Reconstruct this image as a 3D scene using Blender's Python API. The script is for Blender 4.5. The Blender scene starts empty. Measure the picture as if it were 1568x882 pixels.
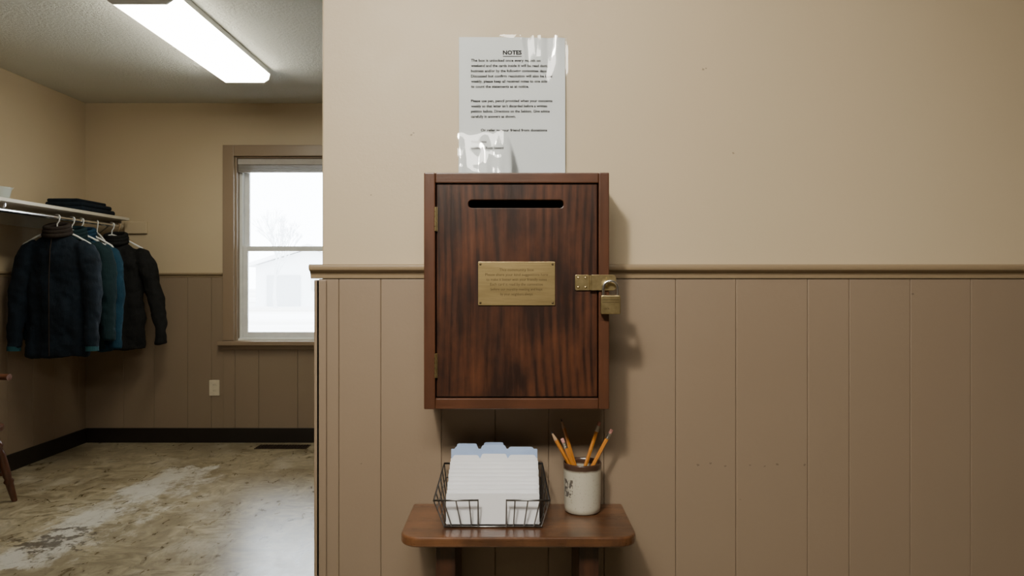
import bpy, bmesh, math, random
from mathutils import Vector, Matrix, noise as mnoise
random.seed(7)
S = bpy.context.scene
COL = S.collection

# ------------------------------------------------------------------ node helpers
class NT:
    def __init__(s, name):
        s.m = bpy.data.materials.new(name); s.m.use_nodes = True
        s.t = s.m.node_tree; s.n = s.t.nodes; s.l = s.t.links
        s.b = s.n['Principled BSDF']; s.out = s.n['Material Output']
        s.tc = s.n.new('ShaderNodeTexCoord')
    def lk(s, a, b): s.l.new(a, b)
    def inp(s, sock, v):
        if hasattr(v, 'is_linked') or isinstance(v, bpy.types.NodeSocket): s.l.new(v, sock)
        else: sock.default_value = v
    def map(s, scale=(1,1,1), loc=(0,0,0), rot=(0,0,0), src=None):
        n = s.n.new('ShaderNodeMapping')
        s.l.new(src or s.tc.outputs['Object'], n.inputs['Vector'])
        n.inputs['Scale'].default_value = scale; n.inputs['Location'].default_value = loc
        n.inputs['Rotation'].default_value = rot
        return n.outputs[0]
    def noise(s, vec, scale=5, detail=4, rough=0.5, dist=0):
        n = s.n.new('ShaderNodeTexNoise'); s.l.new(vec, n.inputs['Vector'])
        n.inputs['Scale'].default_value = scale; n.inputs['Detail'].default_value = detail
        n.inputs['Roughness'].default_value = rough; n.inputs['Distortion'].default_value = dist
        return n.outputs['Fac']
    def math(s, op, a, b=0.0, c=0.0, clamp=False):
        n = s.n.new('ShaderNodeMath'); n.operation = op; n.use_clamp = clamp
        s.inp(n.inputs[0], a); s.inp(n.inputs[1], b); s.inp(n.inputs[2], c)
        return n.outputs[0]
    def ramp(s, fac, stops, interp='LINEAR'):
        n = s.n.new('ShaderNodeValToRGB'); s.l.new(fac, n.inputs[0]); e = n.color_ramp.elements
        n.color_ramp.interpolation = interp
        while len(e) < len(stops): e.new(0.5)
        for i, (p, c) in enumerate(stops):
            e[i].position = p
            e[i].color = (c, c, c, 1) if not hasattr(c, '__len__') else (c[0], c[1], c[2], 1)
        return n.outputs[0]
    def mix(s, f, a, b, mode='MIX'):
        n = s.n.new('ShaderNodeMix'); n.data_type = 'RGBA'; n.blend_type = mode
        s.inp(n.inputs[0], f)
        for i, v in ((6, a), (7, b)):
            if isinstance(v, bpy.types.NodeSocket): s.l.new(v, n.inputs[i])
            else: n.inputs[i].default_value = (v[0], v[1], v[2], 1)
        return n.outputs[2]
    def sep(s, vec=None):
        n = s.n.new('ShaderNodeSeparateXYZ'); s.l.new(vec or s.tc.outputs['Object'], n.inputs[0])
        return n.outputs
    def bump(s, h, strength=0.2, dist=0.01):
        n = s.n.new('ShaderNodeBump'); s.l.new(h, n.inputs['Height'])
        n.inputs['Strength'].default_value = strength; n.inputs['Distance'].default_value = dist
        s.l.new(n.outputs[0], s.b.inputs['Normal'])
    def set(s, **k):
        names = dict(col='Base Color', rough='Roughness', metal='Metallic', coat='Coat Weight', coatr='Coat Roughness',
                     spec='Specular IOR Level', emc='Emission Color', ems='Emission Strength', trans='Transmission Weight', ior='IOR',
                     sheen='Sheen Weight', aniso='Anisotropic', alpha='Alpha')
        for a, v in k.items():
            sk = s.b.inputs[names[a]]
            if isinstance(v, bpy.types.NodeSocket): s.l.new(v, sk)
            elif hasattr(v, '__len__'): sk.default_value = (v[0], v[1], v[2], 1)
            else: sk.default_value = v
        return s

def simple(name, c1, c2=None, scale=20, rough=.5, metal=0, bump=0, bscale=60, bdist=.002, coat=0, mscale=(1,1,1), spec=.5, sheen=0):
    t = NT(name); c2 = c2 or tuple(x*.85 for x in c1)
    v = t.map(mscale)
    nz = t.noise(v, scale, 5, .6)
    t.set(col=t.mix(t.ramp(nz, [(.3, 0.0), (.7, 1.0)]), c1, c2), rough=rough, metal=metal, coat=coat, spec=spec, sheen=sheen)
    if bump: t.bump(t.noise(v, bscale, 4, .6), bump, bdist)
    return t.m

def paint(name, c1, c2, rough=.55, spots=()):
    t = NT(name); v = t.map()
    big = t.noise(v, 1.3, 3, .5); fine = t.noise(v, 160, 3, .6); mid = t.noise(v, 14, 4, .6)
    c = t.mix(t.ramp(big, [(.3, 0.0), (.7, 1.0)]), c1, c2)
    if spots:
        x, y, z = t.sep()
        wob = t.math('MULTIPLY', t.math('SUBTRACT', t.noise(v, 350, 2), .5), .008)
        acc = None
        for (sx, sz, r) in spots:
            d = t.math('SQRT', t.math('ADD', t.math('POWER', t.math('SUBTRACT', x, sx), 2), t.math('MULTIPLY', t.math('POWER', t.math('SUBTRACT', z, sz), 2), 2.0)))
            m = t.math('LESS_THAN', t.math('ADD', d, wob), r)
            acc = m if acc is None else t.math('MAXIMUM', acc, m)
        c = t.mix(t.math('MULTIPLY', acc, .55), c, (.06, .04, .025))
    t.set(col=c, rough=t.math('ADD', t.math('MULTIPLY', mid, .15), rough-.07))
    t.bump(t.math('ADD', t.math('MULTIPLY', fine, .35), mid), .18, .003)
    return t.m

def wood(name, dark, light, cx=0, cz=0, cath=True, along='z', freq=260, rough=.38, coat=.25, edge=None, ringw=.16, amp=1.0):
    t = NT(name); x, y, z = t.sep()
    if along == 'x': a, l = z, x
    elif along == 'y': a, l = x, y
    else: a, l = x, z
    sc = {'z': (1, 1, .05), 'x': (.05, 1, 1), 'y': (1, .05, 1)}[along]
    v = t.map(sc)
    warp = t.math('MULTIPLY', t.math('SUBTRACT', t.noise(t.map((6, 6, 1.3) if along == 'z' else ((1.3, 6, 6) if along == 'x' else (6, 1.3, 6))), 1.6, 3), .5), .045)
    ax = t.math('SUBTRACT', a, cx)
    if cath:
        lz = t.math('SUBTRACT', l, cz)
        d = t.math('SUBTRACT', .13, t.math('MULTIPLY', t.math('POWER', lz, 2), .55))
        r = t.math('SQRT', t.math('ADD', t.math('POWER', t.math('MULTIPLY', ax, 2.2), 2), t.math('POWER', d, 2)))
    else:
        r = t.math('ADD', ax, y)
    r = t.math('ADD', r, warp)
    ring = t.math('MULTIPLY_ADD', t.math('SINE', t.math('MULTIPLY', r, freq*1.7)), .5, .5)
    ring = t.math('POWER', ring, 2.2)
    # growth rings fade in and out across the board
    fade = t.ramp(t.noise(t.map((1, 1, .4)), 12, 3, .6), [(.38, .25), (.62, 1.0)])
    ring = t.math('MULTIPLY', ring, fade)
    st = t.noise(v, 190, 6, .7)
    st2 = t.noise(v, 50, 4, .6)
    blot = t.noise(t.map((1, 1, .6)), 9, 5, .62)
    f = t.math('ADD', t.math('MULTIPLY', ring, -ringw), t.math('MULTIPLY', t.math('SUBTRACT', st, .5), .50*amp))
    f = t.math('ADD', f, t.math('MULTIPLY', t.math('SUBTRACT', blot, .5), 1.35*amp))
    f = t.math('ADD', f, t.math('MULTIPLY', t.math('SUBTRACT', st2, .5), .40*amp))
    f = t.math('ADD', f, .46)
    mid = tuple((p*.6+q*.4) for p, q in zip(dark, light))
    c = t.ramp(f, [(.05, tuple(q*.5 for q in dark)), (.3, dark), (.5, mid), (.8, light)])
    if edge:
        g = t.n.new('ShaderNodeNewGeometry')
        e = t.ramp(g.outputs['Pointiness'], [(.51, 0.0), (.58, 1.0)])
        c = t.mix(t.math('MULTIPLY', e, .6), c, edge)
    t.set(col=c, rough=t.math('MULTIPLY_ADD', st, .2, rough-.1), coat=coat, coatr=.25)
    t.bump(st, .15, .0012)
    return t.m

# ------------------------------------------------------------------ mesh builder
class MB:
    def __init__(s): s.v = []; s.f = []; s.mi = []; s.sm = []
    def add(s, vs, fs, mi=0, sm=False):
        o = len(s.v); s.v += [tuple(p) for p in vs]
        for f in fs: s.f.append(tuple(i+o for i in f)); s.mi.append(mi); s.sm.append(sm)
        return s
    def box(s, x0, x1, y0, y1, z0, z1, mi=0, M=None):
        vs = [Vector(p) for p in ((x0,y0,z0),(x1,y0,z0),(x1,y1,z0),(x0,y1,z0),(x0,y0,z1),(x1,y0,z1),(x1,y1,z1),(x0,y1,z1))]
        if M: vs = [M @ p for p in vs]
        return s.add(vs, [(0,3,2,1),(4,5,6,7),(0,1,5,4),(1,2,6,5),(2,3,7,6),(3,0,4,7)], mi)
    def tube(s, pts, r, n=10, mi=0, closed=False, caps=True, ell=None):
        pts = [Vector(p) for p in pts]; k = len(pts)
        rs = r if hasattr(r, '__len__') else [r]*k
        tang = []
        for i in range(k):
            if closed: d = pts[(i+1) % k]-pts[i-1]
            else: d = pts[min(i+1, k-1)]-pts[max(i-1, 0)]
            tang.append(d.normalized())
        up = Vector((0,0,1)) if abs(tang[0].z) < .9 else Vector((0,1,0))
        nrm = (up - tang[0]*up.dot(tang[0])).normalized()
        vs = []
        for i in range(k):
            nrm = (nrm - tang[i]*nrm.dot(tang[i])).normalized()
            b = tang[i].cross(nrm)
            for j in range(n):
                a = 2*math.pi*j/n
                vs.append(pts[i] + (nrm*math.cos(a) + b*math.sin(a)*(ell or 1))*rs[i])
        fs = []
        for i in range(k if closed else k-1):
            i2 = (i+1) % k
            for j in range(n):
                j2 = (j+1) % n
                fs.append((i*n+j, i*n+j2, i2*n+j2, i2*n+j))
        s.add(vs, fs, mi, True)
        if caps and not closed:
            s.add(vs[:n], [tuple(reversed(range(n)))], mi); s.add(vs[-n:], [tuple(range(n))], mi)
        return s
    def lathe(s, prof, c=(0,0,0), n=40, mi=0, M=None):
        vs = []
        for (r, z) in prof:
            for j in range(n):
                a = 2*math.pi*j/n
                p = Vector((r*math.cos(a), r*math.sin(a), z))
                if M: p = M @ p
                vs.append(p+Vector(c))
        fs = []
        for i in range(len(prof)-1):
            for j in range(n):
                j2 = (j+1) % n
                fs.append((i*n+j, i*n+j2, (i+1)*n+j2, (i+1)*n+j))
        s.add(vs, fs, mi, True); return s
    def prism(s, poly, a0, a1, axis='z', mi=0):
        def mk(p, a):
            return {'z': (p[0], p[1], a), 'x': (a, p[0], p[1]), 'y': (p[0], a, p[1])}[axis]
        n = len(poly)
        vs = [mk(p, a0) for p in poly]+[mk(p, a1) for p in poly]
        fs = [tuple(range(n)), tuple(range(2*n-1, n-1, -1))]
        for i in range(n):
            j = (i+1) % n; fs.append((i, i+n, j+n, j))
        return s.add(vs, fs, mi)
    def fin(s, name, mats, bevel=0, seg=2, parent=None, sub=0, recalc=True, smoothall=False):
        me = bpy.data.meshes.new(name); me.from_pydata(s.v, [], s.f)
        for m in (mats if isinstance(mats, (list, tuple)) else [mats]): me.materials.append(m)
        for p, mi, sm in zip(me.polygons, s.mi, s.sm): p.material_index = mi; p.use_smooth = sm or smoothall
        if recalc:
            bm = bmesh.new(); bm.from_mesh(me); bmesh.ops.recalc_face_normals(bm, faces=bm.faces); bm.to_mesh(me); bm.free()
        o = bpy.data.objects.new(name, me); COL.objects.link(o)
        if bevel:
            b = o.modifiers.new('bevel', 'BEVEL'); b.width = bevel; b.segments = seg; b.limit_method = 'ANGLE'; b.angle_limit = math.radians(40)
        if sub:
            q = o.modifiers.new('sub', 'SUBSURF'); q.levels = sub; q.render_levels = sub
        if parent: o.parent = parent
        return o

def empty(name):
    o = bpy.data.objects.new(name, None); COL.objects.link(o); o.empty_display_size = .05; return o

def rrect(x0, x1, z0, z1, r, n=6, corners=(1,1,1,1)):
    pts = []
    for k, (cx, cz, a0) in enumerate(((x1-r, z1-r, 0), (x0+r, z1-r, 90), (x0+r, z0+r, 180), (x1-r, z0+r, 270))):
        if corners[k]:
            for i in range(n+1):
                a = math.radians(a0+90*i/n); pts.append((cx+r*math.cos(a), cz+r*math.sin(a)))
        else:
            pts.append(((x1, x0, x0, x1)[k], (z1, z1, z0, z0)[k]))
    return pts

def text_mesh(name, body, x0, x1, zc, y, h, mat, parent=None, fit=True, yfun=None, bold=0.0, center=False):
    cu = bpy.data.curves.new('tmp', 'FONT'); cu.body = body; cu.size = 1; cu.offset = bold; cu.resolution_u = 2
    o = bpy.data.objects.new('tmp', cu); COL.objects.link(o)
    dg = bpy.context.evaluated_depsgraph_get(); me = bpy.data.meshes.new_from_object(o.evaluated_get(dg))
    bpy.data.objects.remove(o)
    xs = [v.co.x for v in me.vertices]
    a, b = min(xs), max(xs); sx = (x1-x0)/(b-a)
    for v in me.vertices:
        X = x0+(v.co.x-a)*sx; Z = zc+(v.co.y-.33)*h/.72
        v.co = Vector((X, (y if yfun is None else yfun(X, Z)), Z))
    me.materials.clear(); me.materials.append(mat)
    ob = bpy.data.objects.new(name, me); COL.objects.link(ob); ob.parent = parent
    return ob

# ------------------------------------------------------------------ materials
UP1, UP2 = (.53, .43, .29), (.49, .395, .265)
LO1, LO2 = (.255, .190, .132), (.232, .172, .118)
m_up = paint('paint_cream', UP1, UP2, .5, spots=[(.388, 1.59, .0026), (.394, 1.592, .0016), (.449, 1.42, .0022), (-.204, 1.457, .0024), (-.286, 1.335, .0018), (-.2, 1.461, .0016)])
m_lo = paint('paint_tan_wainscot', LO1, LO2, .42, spots=[(-.305, .792, .0016), (.375, .79, .0024), (.40, .793, .002), (.43, .788, .0016), (.48, .79, .0024), (.51, .787, .0016), (.535, .791, .0024), (.807, 1.135, .0026), (.59,.79,.002), (.46,.72,.0016)])
m_rail = paint('paint_tan_trim', (.29, .215, .13), (.265, .195, .12), .38)
m_upd = paint('paint_taupe', (.16, .125, .09), (.14, .11, .08), .6)
m_ceil = NT('popcorn_ceiling'); v = m_ceil.map()
m_ceil.set(col=(.80, .79, .71), rough=.9); m_ceil.bump(m_ceil.noise(v, 55, 5, .75), 1.0, .02); m_ceil = m_ceil.m
m_base = simple('baseboard_vinyl', (.014, .010, .008), rough=.4)
m_white = simple('white_vinyl', (.78, .79, .78), (.7, .71, .71), rough=.4)
DK, LT, EDG = (.018, .0062, .0036), (.075, .025, .011), (.15, .058, .026)
m_box = wood('stained_wood_frame', DK, LT, cath=False, freq=150, rough=.35, edge=EDG)
m_boxh = wood('stained_wood_frame_h', DK, LT, cath=False, along='x', freq=150, rough=.35, edge=EDG)
m_door = wood('stained_wood_door', (.019, .0066, .0038), (.105, .034, .013), cx=.004, cz=1.17, freq=135, rough=.34, coat=.3, ringw=.22, amp=.95)
m_shelf = wood('stained_wood_shelf', (.07, .028, .011), (.20, .085, .034), cath=False, along='x', freq=50, rough=.3, coat=.5, ringw=.08)
m_shelfv = wood('stained_wood_bracket', (.028, .010, .005), (.09, .033, .014), cath=False, freq=120, rough=.4)
m_chair = wood('chair_wood', (.06, .02, .010), (.16, .055, .025), cath=False, freq=120, rough=.35)
m_brass = simple('brass', (.60, .46, .23), (.42, .32, .15), scale=90, rough=.36, metal=1, bump=.1, bscale=300, mscale=(.1, 1, 1))
m_brassd = simple('engraved_brass', (.10, .07, .03), rough=.5, metal=.6)
m_oldbrass = simple('old_brass', (.62, .51, .27), (.40, .31, .15), scale=60, rough=.33, metal=1)
m_steel = simple('steel', (.72, .72, .72), (.6, .6, .6), rough=.2, metal=1)
m_wire = simple('dark_chrome_wire', (.30, .30, .30), (.2, .2, .2), rough=.28, metal=1)
m_black = simple('black_interior', (.004, .003, .003), rough=.9)
m_ink = simple('ink', (.006, .006, .007), rough=.8, spec=.1)
m_paper = simple('paper', (.60, .62, .635), (.58, .60, .61), scale=8, rough=.6)
m_card = simple('index_card', (.82, .83, .86), (.77, .78, .82), scale=15, rough=.7)
m_tab = simple('divider_card_blue', (.40, .52, .77), (.36, .47, .71), rough=.6)

# ------------------------------------------------------------------ room shell
H = 2.44; XW = -3.07; XE = 2.6; YN = 3.82; YS = -3.6; WX = -.3856
MB().box(XW-.12, XE+.12, YS-.12, YN+.15, -.1, 0).fin('floor', [None])
t = NT('vinyl_tile_floor'); vv = t.tc.outputs['Object']
x, y, z = t.sep()
ck = t.n.new('ShaderNodeTexChecker'); t.lk(t.map((1,1,1), (0.01, .01, .013)), ck.inputs['Vector']); ck.inputs['Scale'].default_value = 1/.305
na = t.noise(t.map((2.2, 1, 1), rot=(0, 0, .5)), 7, 6, .66, 1.2); nb = t.noise(t.map((1, 2.2, 1), rot=(0, 0, -.3)), 7, 6, .66, 1.2)
sel = t.mix(ck.outputs['Fac'], na, nb)
c = t.ramp(sel, [(.34, (.14, .11, .064)), (.45, (.25, .205, .128)), (.55, (.36, .305, .20)), (.68, (.47, .41, .29))])
big = t.noise(t.map((1, .8, 1)), 1.9, 6, .68)
c = t.mix(t.ramp(big, [(.40, .65), (.56, 0.0)]), c, (.19, .15, .092))
wear = t.noise(t.map((1, .7, 1), (5, 2, 0)), 3.2, 7, .72)
c = t.mix(t.ramp(wear, [(.54, 0.0), (.68, .6)]), c, (.56, .52, .43))
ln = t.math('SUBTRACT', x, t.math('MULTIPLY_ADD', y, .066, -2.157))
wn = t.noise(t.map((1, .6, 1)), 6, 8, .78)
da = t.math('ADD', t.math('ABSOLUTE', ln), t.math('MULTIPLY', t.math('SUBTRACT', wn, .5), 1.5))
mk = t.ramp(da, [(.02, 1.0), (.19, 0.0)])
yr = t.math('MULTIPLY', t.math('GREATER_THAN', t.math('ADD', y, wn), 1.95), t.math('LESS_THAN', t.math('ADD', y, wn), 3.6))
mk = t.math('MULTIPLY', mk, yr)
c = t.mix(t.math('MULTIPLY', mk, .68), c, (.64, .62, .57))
dn = t.noise(t.map(loc=(3, 1, 0)), 14, 7, .75)
dd = t.math('SQRT', t.math('ADD', t.math('POWER', t.math('ADD', x, 2.05), 2), t.math('POWER', t.math('MULTIPLY', t.math('SUBTRACT', y, 1.80), .9), 2)))
dm = t.ramp(t.math('ADD', dd, t.math('MULTIPLY', t.math('SUBTRACT', dn, .5), 1.4)), [(.06, 1.0), (.13, 0.0)])
c = t.mix(t.math('MULTIPLY', dm, .8), c, (.06, .045, .03))
t.set(col=c, rough=t.math('MULTIPLY_ADD', na, .25, .18), spec=.55)
br = t.n.new('ShaderNodeTexBrick'); br.offset = 0; t.lk(t.map(), br.inputs['Vector'])
br.inputs['Scale'].default_value = 1; br.inputs['Brick Width'].default_value = .305; br.inputs['Row Height'].default_value = .305; br.inputs['Mortar Size'].default_value = .0012
t.bump(t.math('ADD', t.math('MULTIPLY', br.outputs['Fac'], -1.0), t.math('MULTIPLY', t.noise(t.map(), 9, 3), .6)), .18, .003)
bpy.data.objects['floor'].data.materials[0] = t.m

MB().box(XW-.12, XE+.12, YS-.12, YN+.15, H, H+.1).fin('ceiling', m_ceil)
WX0, WX1, WZ0, WZ1 = -1.993, -1.13, .73, 2.055
w = MB()
w.box(XW-.12, WX0, YN, YN+.15, 0, H); w.box(WX1, XE+.12, YN, YN+.15, 0, H)
w.box(WX0, WX1, YN, YN+.15, 0, WZ0); w.box(WX0, WX1, YN, YN+.15, WZ1, H)
w.fin('wall_north', m_up)
MB().box(XW-.12, XW, YS, YN, 0, H).fin('wall_west', m_up)
MB().box(XE, XE+.12, YS, YN, 0, H).fin('wall_east', m_upd)
MB().box(XW-.12, XE+.12, YS-.12, YS, 0, H).fin('wall_south', m_upd)
MB().box(WX, XE, 0, .14, 0, H).fin('wall_partition', m_up, bevel=.004)

# wainscot on the partition
g = [WX-.004, -.349, -.2645, -.142, -.034, .0737, .1855, .330, .4515, .596, .680, .803, .925, 1.04, 1.16, 1.30, 1.42, 1.58, 1.7, 1.85, 2.0, 2.15, 2.3, 2.45, XE]
w = MB()
for a, b in zip(g[:-1], g[1:]):
    w.box(a+.0002, b-.0002, -.010, -.0005, 0, 1.165)
w.fin('trim_5', m_lo, bevel=.0016, seg=2)
w = MB(); w.box(WX-.008, WX+.0125, -.0145, -.0105, 0, 1.163); w.box(WX-.0125, WX-.0005, -.0145, .14, 0, 1.163)
w.fin('trim_1', m_lo, bevel=.003)
def railprof(sgn, base, z0, z1, d):
    h = z1-z0
    return [(base, z0), (base+sgn*d*.45, z0), (base+sgn*d*.5, z0+h*.25), (base+sgn*d*.62, z0+h*.45), (base+sgn*d*.95, z0+h*.6), (base+sgn*d, z0+h*.75), (base+sgn*d, z0+h*.92), (base+sgn*d*.9, z1), (base, z1)]
w = MB(); w.prism(railprof(-1, -.0005, 1.1655, 1.194, .028), WX-.02, XE, 'x')
w.prism(railprof(-1, WX-.0005, 1.1655, 1.194, .018), -.0, .14, 'y')
w.fin('trim_2', m_rail, bevel=.0015)
MB().box(-.3, XE, -.020, -.011, 0, .09).fin('baseboard_partition', m_base, bevel=.003)

# back room wainscot + rail + baseboards
w = MB(); xs = [XW]
while xs[-1] < XE: xs.append(xs[-1]+random.choice([.17, .22, .28, .24]))
for a, b in zip(xs[:-1], xs[1:]):
    b = min(b, XE)
    cl, cr = -2.073, -1.05
    def put(a, b, z0, z1):
        if b-a > .004: w.box(a, b, YN-.010, YN-.0005, z0, z1)
    A, B = a+.0007, b-.0007
    put(A, min(B, cl), 0, 1.185); put(max(A, cr), B, 0, 1.185)
    put(max(A, cl), min(B, cr), 0, .667)
w.fin('trim_6', m_lo, bevel=.0022)
w = MB(); yy = YS
while yy < YN-.02:
    b = min(yy+random.choice([.17, .22, .28, .24]), YN-.012); w.box(XW+.0005, XW+.010, yy+.001, b-.001, 0, 1.185); yy = b
w.fin('trim_7', m_lo, bevel=.0022)
w = MB(); w.prism(railprof(-1, YN-.0005, 1.186, 1.218, .026), XW, -2.075, 'x'); w.prism(railprof(-1, YN-.0005, 1.186, 1.218, .026), -1.048, XE, 'x')
w.fin('trim_3', m_rail)
w = MB(); w.prism(railprof(1, XW+.0005, 1.186, 1.218, .026), YS, YN-.028, 'y'); w.fin('trim_4', m_rail)
MB().box(XW+.02, XE, YN-.020, YN-.0105, 0, .105).fin('baseboard_north', m_base, bevel=.003)
MB().box(XW+.0105, XW+.020, YS, YN-.0105, 0, .105).fin('baseboard_west', m_base, bevel=.003)

# ------------------------------------------------------------------ window
win = empty('window_1')
m_case = paint('window_casing_paint', (.27, .195, .13), (.25, .18, .12), .38)
w = MB(); y0, y1 = YN-.028, YN-.0005
w.box(-2.073, WX0, y0, y1, .732, 2.134); w.box(WX1, -1.05, y0, y1, .732, 2.134); w.box(WX0, WX1, y0, y1, WZ1, 2.134)
w.box(-2.10, -1.02, YN-.065, y1, .70, .730); w.box(-2.073, -1.05, YN-.024, y1, .668, .699)
w.box(WX0, WX0+.012, YN, YN+.15, .73, WZ1); w.box(WX1-.012, WX1, YN, YN+.15, .73, WZ1); w.box(WX0+.012, WX1-.012, YN, YN+.15, WZ1-.012, WZ1)
w.fin('casing', m_case, bevel=.004, parent=win)
w = MB(); a, b = WX0+.013, WX1-.013
def frame(a, b, z0, z1, wd, ya, yb):
    w.box(a, a+wd, ya, yb, z0, z1); w.box(b-wd, b, ya, yb, z0, z1)
    w.box(a+wd, b-wd, ya, yb, z0, z0+wd); w.box(a+wd, b-wd, ya, yb, z1-wd, z1)
frame(a, b, .731, WZ1-.013, .022, YN+.05, YN+.14)
frame(a+.022, b-.022, .753, 1.412, .035, YN+.06, YN+.09)
frame(a+.022, b-.022, 1.38, WZ1-.036, .035, YN+.095, YN+.125)
w.box(a, b, YN+.02, YN+.149, .73, .745)
w.fin('sashes', m_white, bevel=.003, parent=win)
tg = NT('window_glass'); n1 = tg.n.new('ShaderNodeBsdfTransparent'); n2 = tg.n.new('ShaderNodeBsdfGlossy'); n2.inputs['Roughness'].default_value = .02
mx = tg.n.new('ShaderNodeMixShader'); fr = tg.n.new('ShaderNodeFresnel'); fr.inputs[0].default_value = 1.45
tg.lk(fr.outputs[0], mx.inputs[0]); tg.lk(n1.outputs[0], mx.inputs[1]); tg.lk(n2.outputs[0], mx.inputs[2]); tg.lk(mx.outputs[0], tg.out.inputs[0])
w = MB(); w.box(a+.057, b-.057, YN+.073, YN+.075, .788, 1.377); w.box(a+.057, b-.057, YN+.108, YN+.110, 1.415, WZ1-.071)
w.fin('glass', tg.m, parent=win)
m_blind = simple('blind', (.42, .39, .36), (.36, .33, .30), rough=.6)
w = MB(); w.box(a+.002, b-.002, YN+.012, YN+.045, 2.00, 2.04)
for i in range(7): w.box(a+.006, b-.006, YN+.010, YN+.047, 1.945+i*.0078, 1.949+i*.0078)
w.fin('raised_blind', m_blind, bevel=.001, parent=win)

# ------------------------------------------------------------------ fluorescent fixtures
def fixture(name, x0, x1, y0, y1, L, col, along='y'):
    e = empty(name)
    te = NT('acrylic_diffuser_'+name); te.set(col=(.9, .9, .85), emc=col, ems=L, rough=.4)
    P = lambda lo, hi: [(lo, H-.03), (lo+.008, H-.062), (lo+.035, H-.08), (hi-.035, H-.08), (hi-.008, H-.062), (hi, H-.03)]
    w = MB(); c = MB()
    if along == 'y':
        w.prism(P(x0, x1), y0+.012, y1-.012, 'y')
        for q in ((y0, y0+.011), (y1-.011, y1)): c.prism(P(x0-.002, x1+.002), q[0], q[1], 'y')
        c.box(x0, x1, y0, y1, H-.029, H-.0005)
    else:
        w.prism(P(y0, y1), x0+.012, x1-.012, 'x')
        for q in ((x0, x0+.011), (x1-.011, x1)): c.prism(P(y0-.002, y1+.002), q[0], q[1], 'x')
        c.box(x0, x1, y0, y1, H-.029, H-.0005)
    w.fin('diffuser', te.m, parent=e); c.fin('housing', m_white, bevel=.001, parent=e)
fixture('fluorescent_light_fixture', -1.765, -1.464, 1.70, 2.98, 21, (1, .95, .76))
fixture('fluorescent_light_fixture.001', -.98, .32, -2.00, -1.74, 50, (1, .94, .82), 'x')
# added unseen spot with invented housing; brightens the wall around the box
sl = empty('added_wall_spot')
lx, ly, lz = -.42, -1.45, 2.20
w = MB(); w.lathe([(0, H-.001), (.05, H-.001), (.05, H-.02), (0, H-.021)], (lx, ly-.02, 0), 24); w.tube([(lx, ly-.02, H-.02), (lx, ly-.02, lz+.08)], .008, 10)
D = (Vector((.10, 0, 1.33))-Vector((lx, ly, lz))).normalized(); Q = D.to_track_quat('-Z', 'Y')
w.lathe([(0, .10), (.03, .098), (.045, .08), (.075, .0), (.073, .0), (.043, .078), (0, .094)], (lx, ly, lz), 28, M=Q.to_matrix().to_4x4())
w.fin('added_spot_housing', m_white, parent=sl)
ld = bpy.data.lights.new('added_spot_light', 'SPOT'); ld.energy = 105; ld.spot_size = math.radians(74); ld.spot_blend = 1.0; ld.shadow_soft_size = .07; ld.color = (1, .93, .80)
lo = bpy.data.objects.new('added_spot_light', ld); COL.objects.link(lo); lo.location = Vector((lx, ly, lz))+D*.02; lo.rotation_euler = Q.to_euler(); lo.parent = sl

# ------------------------------------------------------------------ wooden box
bx = empty('locked_wooden_suggestion_box')
X0, X1, Z0, Z1, YF = -.1633, .1803, .9226, 1.362, -.130
w = MB(); w.box(X0, X0+.021, YF, -.011, Z0+.0, Z1); w.box(X1-.0195, X1, YF, -.011, Z0, Z1)
w.fin('frame_sides', m_box, bevel=.0022, seg=3, parent=bx)
w = MB(); w.box(X0+.0212, X1-.0197, YF+.0004, -.011, Z1-.0195, Z1-.0003); w.box(X0+.0212, X1-.0197, YF+.0004, -.011, Z0+.0003, Z0+.0205)
w.fin('frame_rails', m_boxh, bevel=.002, seg=3, parent=bx)
w = MB(); w.box(X0+.02, X1-.02, -.018, -.0115, Z0+.02, Z1-.02); w.fin('back_panel', m_black, parent=bx)
w = MB(); w.box(-.1403, .1587, -.1255, -.111, .9453, 1.3403)
door = w.fin('door', m_door, parent=bx)
cut = MB(); cut.prism(rrect(-.081, .0956, 1.2966, 1.3113, .0065), -.2, -.05, 'y'); cut = cut.fin('cut', m_door)
bo = door.modifiers.new('slot', 'BOOLEAN'); bo.object = cut; bo.operation = 'DIFFERENCE'; bo.solver = 'EXACT'
dg = bpy.context.evaluated_depsgraph_get(); nm = bpy.data.meshes.new_from_object(door.evaluated_get(dg))
door.modifiers.clear(); door.data = nm; bpy.data.objects.remove(cut)
bv = door.modifiers.new('bevel', 'BEVEL'); bv.width = .0015; bv.segments = 2; bv.limit_method = 'ANGLE'
w = MB(); w.prism(rrect(-.0629, .080, 1.1155, 1.1965, .0015, 3), -.1281, -.1256, 'y'); w.fin('brass_plaque', m_brass, bevel=.0004, parent=bx)
w = MB()
for sx in (-.0585, .0755):
    for sz in (1.1202, 1.1918):
        w.lathe([(0, .0012), (.0016, .001), (.0023, .0002), (.0023, 0)], (sx, -.1281, sz), 12, M=Matrix.Rotation(math.radians(90), 4, 'X'))
w.fin('plaque_screws', m_brassd, parent=bx)
lines = [('This community box', 1.1815, .032), ('Please share your kind suggestions here', 1.1725, .058), ('to make it better with your friendly notes', 1.1635, .056), ('Each card is read by the committee', 1.1545, .049), ('before our monthly meeting and kept', 1.1455, .048), ('by your neighbors always', 1.1365, .030)]
for i, (tx, zc, hw) in enumerate(lines):
    text_mesh('engraved_line_%d' % (i+1), tx, .0085-hw, .0085+hw, zc, -.12825, .0052, m_brassd, bx)
w = MB()
for (za, zb) in ((1.253, 1.298), (.981, 1.026)):
    nk = 5; st = (zb-za)/nk
    for i in range(nk): w.tube([(-.1417, -.1305, za+i*st+.0004), (-.1417, -.1305, za+(i+1)*st-.0004)], .0023, 12)
    w.box(-.1417, -.1385, -.1300, -.1256, za, zb)
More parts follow.
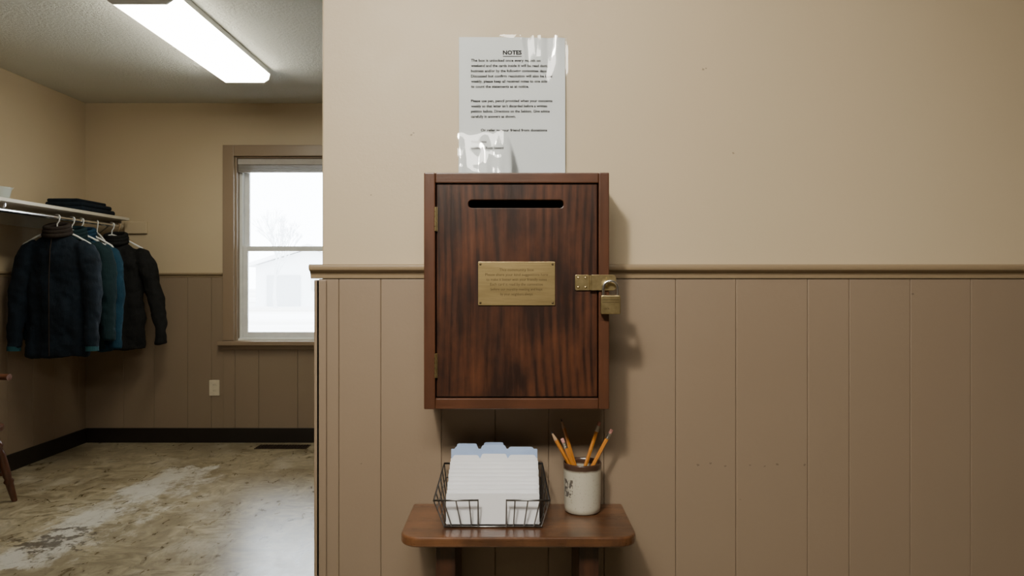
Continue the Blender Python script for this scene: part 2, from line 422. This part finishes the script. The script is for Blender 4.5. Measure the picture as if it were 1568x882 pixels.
w.fin('hinges', m_oldbrass, parent=bx)
w = MB()
w.prism(rrect(.117, .1445, 1.1435, 1.172, .003), -.1290, -.1256, 'y')
w.prism(rrect(.1465, .1925, 1.1435, 1.172, .007, corners=(1,0,0,1)), -.1345, -.1325, 'y')
w.tube([(.1455, -.1325, 1.144), (.1455, -.1325, 1.1715)], .0026, 12)
for sx in (.123, .1365):
    for sz in (1.149, 1.1665): w.lathe([(0, .0012), (.002, .0008), (.0026, 0)], (sx, -.129, sz), 12, M=Matrix.Rotation(math.radians(90), 4, 'X'))
w.box(.158, .178, -.1322, -.1303, 1.150, 1.166)
w.tube([(.1745, -.131, 1.1655), (.1745, -.139, 1.1655), (.1745, -.1425, 1.162), (.1745, -.1425, 1.154), (.1745, -.139, 1.1505), (.1745, -.131, 1.1505)], .0016, 8)
w.fin('brass_hasp', m_oldbrass, bevel=.0004, parent=bx)
pl = empty('padlock')
w = MB(); w.prism(rrect(.1625, .1985, 1.100, 1.1345, .003), -.149, -.135, 'y'); w.fin('lock_body', m_oldbrass, bevel=.0015, seg=3, parent=pl)
w = MB(); pts = [(.1675, -.142, 1.134)]
for i in range(13):
    a = math.pi*(1-i/12); pts.append((.1805+.013*math.cos(a), -.142, 1.148+.0125*math.sin(a)))
pts.append((.1935, -.142, 1.134)); w.tube(pts, .0029, 12); w.fin('shackle', m_steel, parent=pl)
text_mesh('stamped_mark', 'LOCK', .168, .178, 1.110, -.14915, .003, m_brassd, pl)
w = MB(); w.box(.165, .196, -.1494, -.1491, 1.1215, 1.1222); w.box(.165, .196, -.1494, -.1491, 1.1262, 1.1269); w.fin('groove_lines', m_brassd, parent=pl)

# ------------------------------------------------------------------ laminated notice
nt = empty('laminated_notice')
NX0, NX1, NZ0, NZ1 = -.1075, .1105, 1.376, 1.655
def sst(a, b, x):
    q = max(0, min(1, (x-a)/(b-a))); return q*q*(3-2*q)
def wave(X, Z):
    n1 = mnoise.noise(Vector((X*12, Z*7, 3.1)))*.0007 + mnoise.noise(Vector((X*60, Z*10, 8.1)))*.00012
    # lower left corner curls away from the wall
    edge = 1.468 + .012*mnoise.noise(Vector((X*28, 1.5, .3))) - .10*sst(-.02, .03, X)
    dz = max(0, edge-Z); tl = .165 + .05*mnoise.noise(Vector((X*55, 2.2, .7))) + .02*mnoise.noise(Vector((X*30, Z*30, .7)))
    curl = tl*(dz - .006*(1-math.exp(-dz/.006)))
    # upper right part leans back towards the wall
    e2 = 1.560 + .10*(1-sst(.012, .040, X)) + .02*mnoise.noise(Vector((X*45, 4.5, .3)))
    lean = max(0, Z-e2); tr = .044+.03*mnoise.noise(Vector((X*60, 5.2, .9))) + .010*mnoise.noise(Vector((X*35, Z*22, .9)))
    return -.0075 - n1 - curl + tr*(lean - .004*(1-math.exp(-lean/.004)))
def grid(name, x0, x1, z0, z1, off, mat, parent, nx=120, nz=140):
    w = MB(); vs = []; fs = []
    for j in range(nz+1):
        for i in range(nx+1):
            X = x0+(x1-x0)*i/nx; Z = z0+(z1-z0)*j/nz
            vs.append((X, wave(X, Z)-off, Z))
    for j in range(nz):
        for i in range(nx):
            q = j*(nx+1)+i; fs.append((q, q+1, q+nx+2, q+nx+1))
    w.add(vs, fs, 0, True); return w.fin(name, mat, parent=parent, recalc=False)
grid('paper_sheet', NX0+.0005, NX1-.003, NZ0+.001, NZ1-.002, 0, m_paper, nt)
tf = NT('laminate_film'); n1 = tf.n.new('ShaderNodeBsdfTransparent'); n1.inputs[0].default_value = (.97, .98, .98, 1)
n2 = tf.n.new('ShaderNodeBsdfGlossy'); n2.inputs['Roughness'].default_value = .05
mx = tf.n.new('ShaderNodeMixShader'); fr = tf.n.new('ShaderNodeFresnel'); fr.inputs[0].default_value = 1.45
tf.lk(fr.outputs[0], mx.inputs[0]); tf.lk(n1.outputs[0], mx.inputs[1]); tf.lk(n2.outputs[0], mx.inputs[2]); tf.lk(mx.outputs[0], tf.out.inputs[0])
grid('laminate', NX0-.002, NX1+.003, NZ0-.004, NZ1+.003, .0010, tf.m, nt)
yf = lambda X, Z: wave(X, Z)-.0005
K = .001316
def zz(py): return 1.161+(430-py)*K
def xx(px): return (px-784)*K
text_mesh('title', 'NOTES', xx(770), xx(799), zz(80), 0, .0084, m_ink, nt, yfun=yf, bold=.04)
w = MB(); w.box(xx(770), xx(799), wave(0, zz(84))-.0006, wave(0, zz(84))-.0003, zz(86.2), zz(85.2)); w.fin('title_rule', m_ink, parent=nt)
T = [(92, 721, 828, 'The box is unlocked once every month on'), (100, 721, 842, 'weekend and the cards inside it will be read during'), (108, 721, 838, 'business and/or by the following committee days.'), (116, 721, 846, 'Discussed but confirm resolution will also be kept'), (124, 721, 838, 'weekly, please keep all received notes to one side'), (132, 721, 810, 'to count the statements as at notice.'),
     (154, 721, 846, 'Please use pen, pencil provided when your concerns'), (162, 721, 838, 'weekly so that letter isn\'t discarded before a written'), (170, 721, 842, 'petition ballots. Directions on the Seldom. Give advice'), (178, 721, 790, 'carefully in answers as shown.'), (199, 736, 838, 'Or refer to your friend from donations'), (217, 721, 745, 'Thank you'), (227, 721, 771, 'Community Room Steward')]
for i, (py, a, b, s_) in enumerate(T):
    text_mesh('text_line_%d' % (i+1), s_, xx(a), xx(b), zz(py), 0, .0056, m_ink, nt, yfun=yf, bold=.03)

# ------------------------------------------------------------------ wall shelf
sh = empty('wall_shelf'); ST = .713
w = MB(); w.prism(rrect(-.198, .221, -.211, -.0115, .036, 8, corners=(0, 0, 1, 1)), ST-.018, ST, 'z'); w.fin('shelf_top', m_shelf, bevel=.004, seg=3, parent=sh)
w = MB()
prof = [(-.0115, ST-.0185), (-.175, ST-.0185), (-.175, ST-.11)]
for i in range(1, 9):
    a = i/8*math.pi/2; prof.append((-.175+.045*math.sin(a)+.0, ST-.11-.05*(1-math.cos(a))))
for i in range(1, 11):
    q = i/10; prof.append((-.13+.095*q, ST-.16-.14*(q**1.4)))
prof.append((-.0115, ST-.31))
for x0 in (-.137, .120): w.prism(prof, x0, x0+.036, 'x')
w.fin('brackets', m_shelfv, bevel=.0025, parent=sh)
w = MB(); w.box(-.101, .120, -.029, -.0115, ST-.075, ST-.0185); w.fin('cleat', m_shelfv, bevel=.002, parent=sh)

# ------------------------------------------------------------------ wire basket
bk = MB(); r = .0017
BL, BR, BF, BB, BZ = -.123, .0535, -.160, -.045, ST+.0025
RL, RR, RF, RZ = -.1405, .0675, -.174, ST+.054
QL, QR, QB, QZ = -.1345, .0605, -.034, ST+.086
bk.tube([(BL, BF, BZ), (BR, BF, BZ), (BR, BB, BZ), (BL, BB, BZ)], r, 8, closed=True)
L1, L2 = (-.061, RF+.001, RZ), (-.010, RF+.001, RZ)
bk.tube([(-.061, BF, BZ), L1, (RL, RF, RZ), (QL, QB, QZ), (QR, QB, QZ), (RR, RF, RZ), L2, (-.010, BF, BZ)], r*1.15, 8)
def lp(a, b, q): return tuple(a[i]+(b[i]-a[i])*q for i in range(3))
for q in (0.0, .22, .5, .8):
    bk.tube([lp((BL, BF, BZ), (-.061, BF, BZ), q), lp((RL, RF, RZ), L1, q)], r*.8, 6)
for q in (.2, .5, .78, 1.0):
    bk.tube([lp((-.010, BF, BZ), (BR, BF, BZ), q), lp(L2, (RR, RF, RZ), q)], r*.8, 6)
for q in (.2, .4, .6, .8, 1.0):
    bk.tube([lp((BL, BF, BZ), (BL, BB, BZ), q), lp((RL, RF, RZ), (QL, QB, QZ), q)], r*.8, 6)
    bk.tube([lp((BR, BF, BZ), (BR, BB, BZ), q), lp((RR, RF, RZ), (QR, QB, QZ), q)], r*.8, 6)
for q in (.12, .27, .42, .57, .72, .87): bk.tube([lp((BL, BB, BZ), (BR, BB, BZ), q), lp((QL, QB, QZ), (QR, QB, QZ), q)], r*.8, 6)
for q in (.35, .68):
    bk.tube([lp((BL, BF, BZ), (RL, RF, RZ), q), lp((BL, BB, BZ), (QL, QB, QZ), q), lp((BR, BB, BZ), (QR, QB, QZ), q), lp((BR, BF, BZ), (RR, RF, RZ), q)], r*.7, 6)
for q in (.2, .4, .6, .8): bk.tube([lp((BL, BF, BZ), (BL, BB, BZ), q), lp((BR, BF, BZ), (BR, BB, BZ), q)], r*.8, 6)
bk.fin('wire_card_basket', m_wire)

# index cards
ic = empty('index_card_stack'); cz = BZ+.0025
w = MB(); N = 64
for i in range(N):
    q = i/(N-1); yb = -.1545+.088*q
    top = ST+.060+.040*(int(q*8.999)/8) + random.uniform(-.0006, .0006)
    dx = random.uniform(-.0012, .0012)
    w.prism(rrect(-.119+dx, .0495+dx, cz, top, .003, 3, corners=(1,1,0,0)), yb, yb+.00125, 'y')
w.fin('cards', m_card, parent=ic)
w = MB()
def tabcard(a, b, yb, zl, zt, mi):
    w.prism([(-.119, cz), (.0495, cz), (.0495, zl), (b, zl), (b-.004, zt-.001), (b-.007, zt), (a+.007, zt), (a+.004, zt-.001), (a, zl), (-.119, zl)], yb, yb+.0008, 'y', mi)
for a, b, yb, zt in ((-.117, -.062, -.0640, .1095), (-.062, -.008, -.0620, .1115), (-.008, .048, -.0600, .109)): tabcard(a, b, yb, ST+.102, ST+zt, 0)
for a, b, yb, zt in ((-.114, -.064, -.0520, .1235), (-.062, -.010, -.0490, .1255), (-.009, .044, -.0505, .1225), (-.111, -.066, -.0460, .128), (-.058, -.014, -.0440, .130)): tabcard(a, b, yb, ST+.117, ST+zt, 1)
w.fin('tab_dividers', [m_card, m_tab], parent=ic)

# ------------------------------------------------------------------ ceramic cup
t = NT('stoneware_glaze'); x, y, z = t.sep()
sp = t.noise(t.map(), 260, 2, .6); bodyc = t.mix(t.ramp(sp, [(.62, 0.0), (.72, .6)]), (.46, .43, .35), (.20, .14, .09))
wz = t.math('ADD', z, t.math('MULTIPLY', t.noise(t.map(), 60, 3), .004))
rim = t.ramp(t.math('MULTIPLY', t.math('SUBTRACT', wz, ST+.083), 200, clamp=True), [(0, 0.0), (1, 1.0)])
c = t.mix(rim, bodyc, (.055, .028, .018))
px_ = t.math('LESS_THAN', t.math('ABSOLUTE', t.math('SUBTRACT', x, .109)), .007)
pz_ = t.math('LESS_THAN', t.math('ABSOLUTE', t.math('SUBTRACT', z, ST+.05)), .017)
pn = t.ramp(t.noise(t.map((1, 1, .8)), 170, 2, .5), [(.47, 0.0), (.52, 1.0)])
c = t.mix(t.math('MULTIPLY', t.math('MULTIPLY', px_, pz_), t.math('MULTIPLY', pn, .85)), c, (.05, .04, .04))
t.set(col=c, rough=.28, coat=.3)
cx, cy = .137, -.060
w = MB(); w.lathe([(0, .0003), (.031, .0003), (.0345, .003), (.0355, .012), (.0362, .05), (.0368, .088), (.0372, .094), (.0362, .0965), (.0345, .0955), (.0335, .09), (.0328, .04), (.031, .010), (0, .008)], (cx, cy, ST), 56)
w.fin('ceramic_pencil_cup', t.m)
m_pen = simple('pencil_paint', (.52, .20, .03), (.42, .15, .02), rough=.35, coat=.3)
m_pwood = simple('pencil_wood', (.42, .27, .16), rough=.7)
m_pink = simple('eraser_pink', (.55, .26, .23), rough=.8)
m_fer = simple('ferrule', (.6, .58, .52), rough=.3, metal=1)
m_lead = simple('graphite', (.02, .02, .02), rough=.5)
def pencil(name, bot, top, eraser=True):
    b, tp = Vector(bot), Vector(top); d = (tp-b).normalized(); L = (tp-b).length
    P = lambda s_: tuple(b+d*s_)
    w = MB()
    if eraser:
        w.tube([P(0), P(.0015), P(.014)], [.0004, .0010, .0036], 6, mi=1)
        w.tube([P(.014), P(L-.020)], .0037, 6, mi=0)
        w.tube([P(L-.020), P(L-.016), P(L-.0155), P(L-.012), P(L-.0115), P(L-.008)], [.0039, .0039, .0036, .0039, .0036, .0039], 14, mi=3)
        w.tube([P(L-.008), P(L-.001), P(L)], [.0034, .0034, .0026], 14, mi=2)
    else:
        w.tube([P(0), P(L-.020)], .0037, 6, mi=0)
        w.tube([P(L-.020), P(L-.006)], [.0037, .0016], 12, mi=1)
        w.tube([P(L-.006), P(L)], [.0016, .0003], 8, mi=4)
    for i in range(len(w.sm)): w.sm[i] = False
    w.fin(name, [m_pen, m_pwood, m_pink, m_fer, m_lead])
zb = ST+.0115
pencil('pencil', (.157, cy-.004, zb), (.075, cy-.012, .871), False)
pencil('pencil.001', (.146, cy+.014, zb), (.097, cy+.026, .888), False)
pencil('pencil.002', (.152, cy-.016, zb+.001), (.096, cy-.020, .858), True)
pencil('pencil.003', (.119, cy+.005, zb), (.172, cy+.012, .884), True)
pencil('pencil.004', (.115, cy-.008, zb), (.194, cy-.004, .872), True)

# ------------------------------------------------------------------ coat shelf, rod
cs = empty('coat_shelf')
m_shw = simple('painted_shelf', (.55, .51, .43), (.50, .46, .38), rough=.5)
w = MB(); w.box(XW+.001, -2.70, 1.2, YN-.10, 1.585, 1.605); w.box(XW+.001, XW+.02, 1.2, YN-.10, 1.50, 1.584)
w.fin('board', m_shw, bevel=.003, parent=cs)
w = MB(); w.tube([(-2.75, 1.2, 1.545), (-2.75, YN-.11, 1.545)], .014, 16)
for by in (1.4, 2.5, YN-.13):
    w.box(XW+.021, -2.74, by-.003, by+.003, 1.565, 1.584); w.tube([(-2.75, by, 1.545), (-2.75, by, 1.584)], .005, 8)
    w.tube([(XW+.022, by, 1.38), (-2.80, by, 1.57)], .005, 8)
    w.box(XW+.011, XW+.021, by-.01, by+.01, 1.34, 1.50)
w.fin('rod_and_brackets', m_steel, parent=cs)
MB().box(-2.78, -2.62, YN-.02, YN-.0005, 1.50, 1.585).fin('coat_shelf_cleat', m_up, bevel=.003)

m_hang = simple('white_plastic', (.80, .81, .80), rough=.35)
def hanger(name, y, yaw=0, mat=None, hw=.2, x=-2.75):
    w = MB(); M = Matrix.Translation((x, y, 0)) @ Matrix.Rotation(yaw, 4, 'Z')
    T_ = lambda p: tuple(M @ Vector(p))
    zt = 1.545+.0165
    pts = []
    for i in range(11):
        a = math.radians(-20+200*i/10); pts.append(T_((.0175*math.cos(a)*-1, 0, zt-.0165+.0175*math.sin(a))))
    pts += [T_((.012, 0, 1.522)), T_((0, 0, 1.505)), T_((0, 0, 1.475))]
    w.tube(pts, .0035, 8)
    w.tube([T_(p) for p in ((0, 0, 1.478), (.05, 0, 1.462), (.12, 0, 1.43), (hw, 0, 1.385), (hw+.008, 0, 1.375), (hw, 0, 1.368), (0, 0, 1.368), (-hw, 0, 1.368), (-hw-.008, 0, 1.375), (-hw, 0, 1.385), (-.12, 0, 1.43), (-.05, 0, 1.462))], .006, 8, closed=True)
    return w.fin(name, mat or m_hang)

def fabric(name, c1, c2, fleece=.4):
    t = NT(name); v = t.map()
    t.set(col=t.mix(t.ramp(t.noise(v, 9, 5, .6), [(.35, 0.0), (.7, 1.0)]), c1, c2), rough=.85, spec=.25)
    t.bump(t.math('ADD', t.noise(v, 220, 3, .7), t.math('MULTIPLY', t.noise(t.map((1.6, 1.6, .5)), 14, 3, .6), 3)), fleece, .008)
    return t.m
ctex = bpy.data.textures.new('folds', 'CLOUDS'); ctex.noise_scale = .11; ctex.noise_depth = 2
def jacket(name, y, yaw, sw, length, zt, mat, colmat, trim=None, collar=True, sleeve=.62, spread=1.0, dep=1.0, xc=-2.735):
    e = empty(name); w = MB(); s_ = sw/.30
    M = Matrix.Translation((xc, y, zt)) @ Matrix.Rotation(yaw, 4, 'Z')
    lv = [(0, .055, .045), (-.012, .08, .055), (-.04, .135, .066), (-.075, .178, .075), (-.13, .19, .085), (-.22, .185, .09), (-.34, .185, .09), (-.46, .19, .09), (-.58, .196, .088), (-.68, .20, .085), (-length, .20, .082)]
    n = 48; vs = []
    for k, (dz, a, b) in enumerate(lv):
        q = min(1, -dz/.6)
        for j in range(n):
            th = 2*math.pi*j/n
            f = 1+.10*q*math.sin(7*th+1.3*math.sin(k*.6)+y*9)+.06*q*math.sin(11*th+y*5)
            vs.append(M @ Vector((a*s_*math.cos(th)*(1+.02*math.sin(5*th)*q), b*dep*.8*math.sin(th)*f, dz)))
    fs = [tuple(range(n)), tuple(range(len(lv)*n-1, (len(lv)-1)*n-1, -1))]
    for k in range(len(lv)-1):
        for j in range(n): fs.append((k*n+j, k*n+(j+1) % n, (k+1)*n+(j+1) % n, (k+1)*n+j))
    w.add(vs, fs, 0, True)
    for sd in (-1, 1):
        sp_ = spread if sd > 0 else 1.0
        P = [(.13, 0, -.07), (.175, 0, -.10), (.205, -.005, -.17), (.222, -.012, -.28), (.232, -.018, -.38), (.24, -.03, -.48), (.243, -.04, -.56), (.245, -.045, -sleeve)]
        P = [(p[0]*(1+(sp_-1)*min(1, max(0, (-p[2]-.1)/.5))), p[1], p[2]) for p in P]
        R = [.05, .062, .064, .058, .054, .050, .044, .040]
        w.tube([M @ Vector((sd*p[0]*s_, p[1], p[2])) for p in P], R, 20, ell=.85)
    o = w.fin('body_and_sleeves', mat, parent=e, smoothall=True)
    rm = o.modifiers.new('rm', 'REMESH'); rm.mode = 'VOXEL'; rm.voxel_size = .008; rm.use_smooth_shade = True
    sm = o.modifiers.new('sm', 'SMOOTH'); sm.iterations = 3
    dp = o.modifiers.new('dp', 'DISPLACE'); dp.texture = ctex; dp.strength = .035; dp.texture_coords = 'LOCAL'; dp.mid_level = .5
    if collar:
        c = MB()
        for kk, (rr, zz_) in enumerate(((.070, .0), (.066, .022), (.062, .042))):
            c.tube([M @ Vector((rr*1.05*math.cos(a), rr*.85*math.sin(a)-.004, zz_+.018*math.sin(a))) for a in [2*math.pi*i/28 for i in range(28)]], .014, 10, closed=True)
        c.fin('collar', colmat, parent=e)
    c = MB(); c.tube([M @ Vector((.002, -.8*dep*.055-.012, -.01)), M @ Vector((.002, -.07*dep-.008, -.1)), M @ Vector((0, -.078*dep-.008, -.3)), M @ Vector((0, -.075*dep-.008, -length+.01))], .003, 6)
    c.fin('zipper', colmat, parent=e)
    if trim:
        c = MB()
        for sd in (-1, 1): c.tube([M @ Vector((sd*.245*s_, -.045, -sleeve+.006)), M @ Vector((sd*.246*s_, -.046, -sleeve-.022))], .041, 18, ell=.85)
        c.fin('cuffs', trim, parent=e)
    return e
f_navy = fabric('navy_softshell', (.0022, .0058, .012), (.0048, .012, .023))
f_teal = fabric('teal_fleece', (.003, .028, .055), (.006, .042, .08))
f_blue = fabric('blue_windbreaker', (.003, .02, .05), (.005, .032, .07))
f_dgreen = fabric('dark_green_fleece', (.003, .015, .020), (.006, .024, .030))
f_black = fabric('black_fleece', (.004, .0045, .005), (.013, .013, .014), .6)
f_coll = fabric('brown_fleece', (.018, .012, .010), (.03, .022, .018))
f_cuff = fabric('teal_cuff', (.010, .05, .065), (.013, .065, .08))
hanger('clothes_hanger', 2.97); jacket('jacket', 2.95, .0, .285, .74, 1.445, f_navy, f_coll, trim=f_cuff, sleeve=.68)
hanger('clothes_hanger.001', 3.12, .05); jacket('jacket.001', 3.11, .05, .285, .70, 1.435, f_dgreen, f_dgreen, sleeve=.64, dep=.7)
hanger('clothes_hanger.002', 3.22, -.05); jacket('jacket.002', 3.22, -.05, .29, .72, 1.435, f_teal, f_blue, sleeve=.70, dep=.7)
hanger('clothes_hanger.003', 3.40, -.75)
hanger('clothes_hanger.004', 3.58, .1); jacket('jacket.003', 3.58, .1, .29, .74, 1.43, f_black, f_black, sleeve=.70, spread=1.32, xc=-2.72)
m_thang = simple('tan_wood_hanger', (.35, .23, .12), rough=.5)
hanger('clothes_hanger.005', 3.66, -.25, m_thang)

w = MB()
for i, (a, b, h) in enumerate(((-3.0, -2.735, .035), (-2.99, -2.75, .03), (-2.985, -2.78, .022))):
    z0 = 1.6055+[0, .034, .063][i]; w.prism(rrect(a, b, z0, z0+h, h*.45, 5), 3.22+.01*i, 3.60-.015*i, 'y')
o = w.fin('folded_sweaters', f_navy, bevel=.008, smoothall=True)
tp = NT('clear_plastic'); tp.set(col=(.7, .8, .8), rough=.15, alpha=.45, spec=.7)
w = MB(); w.lathe([(0, .002), (.055, .002), (.06, .006), (.072, .055), (.078, .06), (.076, .062), (.069, .057), (.056, .008), (0, .005)], (-2.79, 2.50, 1.6055), 32); w.fin('plastic_bowl', tp.m)

# ------------------------------------------------------------------ chair (facing +x)
ch = empty('wooden_armchair'); cX, cY, sz = -2.815, 2.18, .42
w = MB()
sp = []
for i in range(32):
    a = 2*math.pi*i/32; ca, sa = math.cos(a), math.sin(a)
    sp.append((cX+.205*math.copysign(abs(ca)**.6, ca), cY+.215*math.copysign(abs(sa)**.6, sa)))
w.prism(sp, sz-.035, sz, 'z'); w.fin('seat', m_chair, bevel=.01, seg=3, parent=ch)
w = MB()
def turned(a, b, R):
    a, b = Vector(a), Vector(b); n = 28; pts = []; rs = []
    for i in range(n+1):
        q = i/n; pts.append(a+(b-a)*q)
        rs.append(R*(.62+.38*math.sin(math.pi*q)**.8 + (.28 if abs(q-.22) < .03 or abs(q-.72) < .03 else 0) - (.15 if abs(q-.27) < .025 or abs(q-.67) < .025 else 0)))
    w.tube(pts, rs, 14)
LEG = {}
for sx in (-1, 1):
    for sy in (-1, 1):
        a = (cX+sx*.13, cY+sy*.15, sz-.034); b = (cX+sx*.195, cY+sy*.215, .0); LEG[(sx, sy)] = (a, b); turned(a, b, .021)
for sy in (-1, 1): turned(lp(*LEG[(-1, sy)], .62), lp(*LEG[(1, sy)], .62), .013)
turned(tuple(Vector(lp(*LEG[(-1, -1)], .62))*.5+Vector(lp(*LEG[(1, -1)], .62))*.5), tuple(Vector(lp(*LEG[(-1, 1)], .62))*.5+Vector(lp(*LEG[(1, 1)], .62))*.5), .013)
w.fin('legs', m_chair, parent=ch)
w = MB(); bow = []
for i in range(25):
    a = math.radians(90+180*i/24)
    bow.append((cX-.02+.185*math.cos(a), cY+.235*math.sin(a), .655))
bow = [(cX+.15, cY+.24, .65), (cX+.07, cY+.24, .652)]+bow+[(cX+.07, cY-.24, .652), (cX+.15, cY-.24, .65)]
w.tube(bow, .017, 12, ell=1.4)
up = [p for p in bow[6:21]]; w.tube([(p[0], p[1], .80) for p in up], .016, 12, ell=1.3)
w.fin('arm_bow', m_chair, parent=ch)
w = MB()
for i, p in enumerate(bow):
    if i % 3 == 1:
        base = (cX+(p[0]-cX)*.82, cY+(p[1]-cY)*.80, sz-.002); turned(base, (p[0], p[1], .645), .011)
for p in up[::3]: turned((p[0], p[1], .665), (p[0], p[1], .79), .009)
w.fin('spindles', m_chair, parent=ch)

# ------------------------------------------------------------------ outlet and floor vent
m_iv = simple('ivory_plastic', (.66, .58, .44), rough=.4)
w = MB(); w.prism(rrect(-2.172, -2.100, .337, .449, .005), YN-.016, YN-.0105, 'y')
for zc in (.372, .414): w.prism(rrect(-2.153, -2.119, zc-.014, zc+.014, .008), YN-.0185, YN-.016, 'y')
for zc in (.372, .414):
    for xo in (-.006, .006): w.box(-2.136+xo-.001, -2.136+xo+.001, YN-.0188, YN-.0184, zc-.004, zc+.006, 1)
w.fin('electrical_outlet', [m_iv, m_black], bevel=.0008)
m_vent = simple('brown_metal_vent', (.06, .04, .028), rough=.4, metal=.5)
w = MB(); w.box(-1.78, -1.42, 3.60, 3.72, .0002, .004)
for i in range(17): w.box(-1.77+i*.0205, -1.762+i*.0205, 3.612, 3.708, .004, .008)
w.fin('floor_vent', m_vent)

# ------------------------------------------------------------------ outside
m_snow = simple('pale_ground', (.8, .8, .8), (.48, .46, .42), scale=.12, rough=.9, mscale=(.3, 1.5, 1))
MB().box(-70, 30, YN+.5, 140, -.6, -.4).fin('ground_outside', m_snow)
hs = empty('neighbouring_house'); m_sd = simple('siding', (.80, .82, .84), rough=.8); m_rf = simple('roof_snowy', (.88, .88, .9), rough=.9); m_dk = simple('garage_door', (.52, .54, .56), rough=.7)
w = MB(); w.prism([(-15.6, -.4), (-9, -.4), (-9, 2.1), (-12.3, 3.1), (-15.6, 2.1)], 43.5, 52, 'y'); w.fin('house_walls', m_sd, parent=hs)
w = MB(); w.prism([(-16, 2.0), (-12.3, 3.15), (-8.6, 2.0), (-8.6, 2.2), (-12.3, 3.4), (-16, 2.2)], 43.0, 52.4, 'y'); w.fin('house_roof', m_rf, parent=hs)
w = MB(); w.box(-14.9, -12.9, 43.4, 43.49, -.4, 1.5); w.box(-12.2, -11.4, 43.4, 43.49, .6, 1.5); w.fin('house_doors', m_dk, parent=hs)
m_bark_blown = simple('bark_overexposed', (.66, .68, .70), rough=.9)  # overexposure put into the colour: bark made pale as if blown out
tw = MB()
def branch(p, d, L, r, dep):
    q = p+d*L; tw.tube([p, p+d*L*.5+Vector((random.uniform(-.05, .05)*L, 0, 0)), q], [r, r*.85, r*.65], 6, caps=False)
    if dep == 0: return
    for _ in range(3 if dep > 1 else 4):
        dd = (d+Vector((random.uniform(-.6, .6), random.uniform(-.5, .5), random.uniform(0, .5)))).normalized()
        branch(q, dd, L*random.uniform(.6, .78), r*.55, dep-1)
branch(Vector((-13.6, 41, -.4)), Vector((0, 0, 1)), 1.7, .12, 5); tw.fin('bare_tree', m_bark_blown)
tw = MB(); branch(Vector((-19.5, 60, -.4)), Vector((0, 0, 1)), 2.4, .15, 5); tw.fin('bare_tree.001', m_bark_blown)

# ------------------------------------------------------------------ world + camera
wd = bpy.data.worlds.new('World'); S.world = wd; wd.use_nodes = True
bgn = wd.node_tree.nodes['Background']; bgn.inputs[0].default_value = (.86, .94, 1, 1); bgn.inputs[1].default_value = 17.0

cd = bpy.data.cameras.new('Camera'); cam = bpy.data.objects.new('Camera', cd); COL.objects.link(cam)
cam.location = (0, -1.5, 1.161); cam.rotation_euler = (math.radians(90), 0, 0)
cd.sensor_width = 36; cd.lens = 25.99; cd.shift_y = -.007; cd.clip_start = .02; cd.clip_end = 500
S.camera = cam
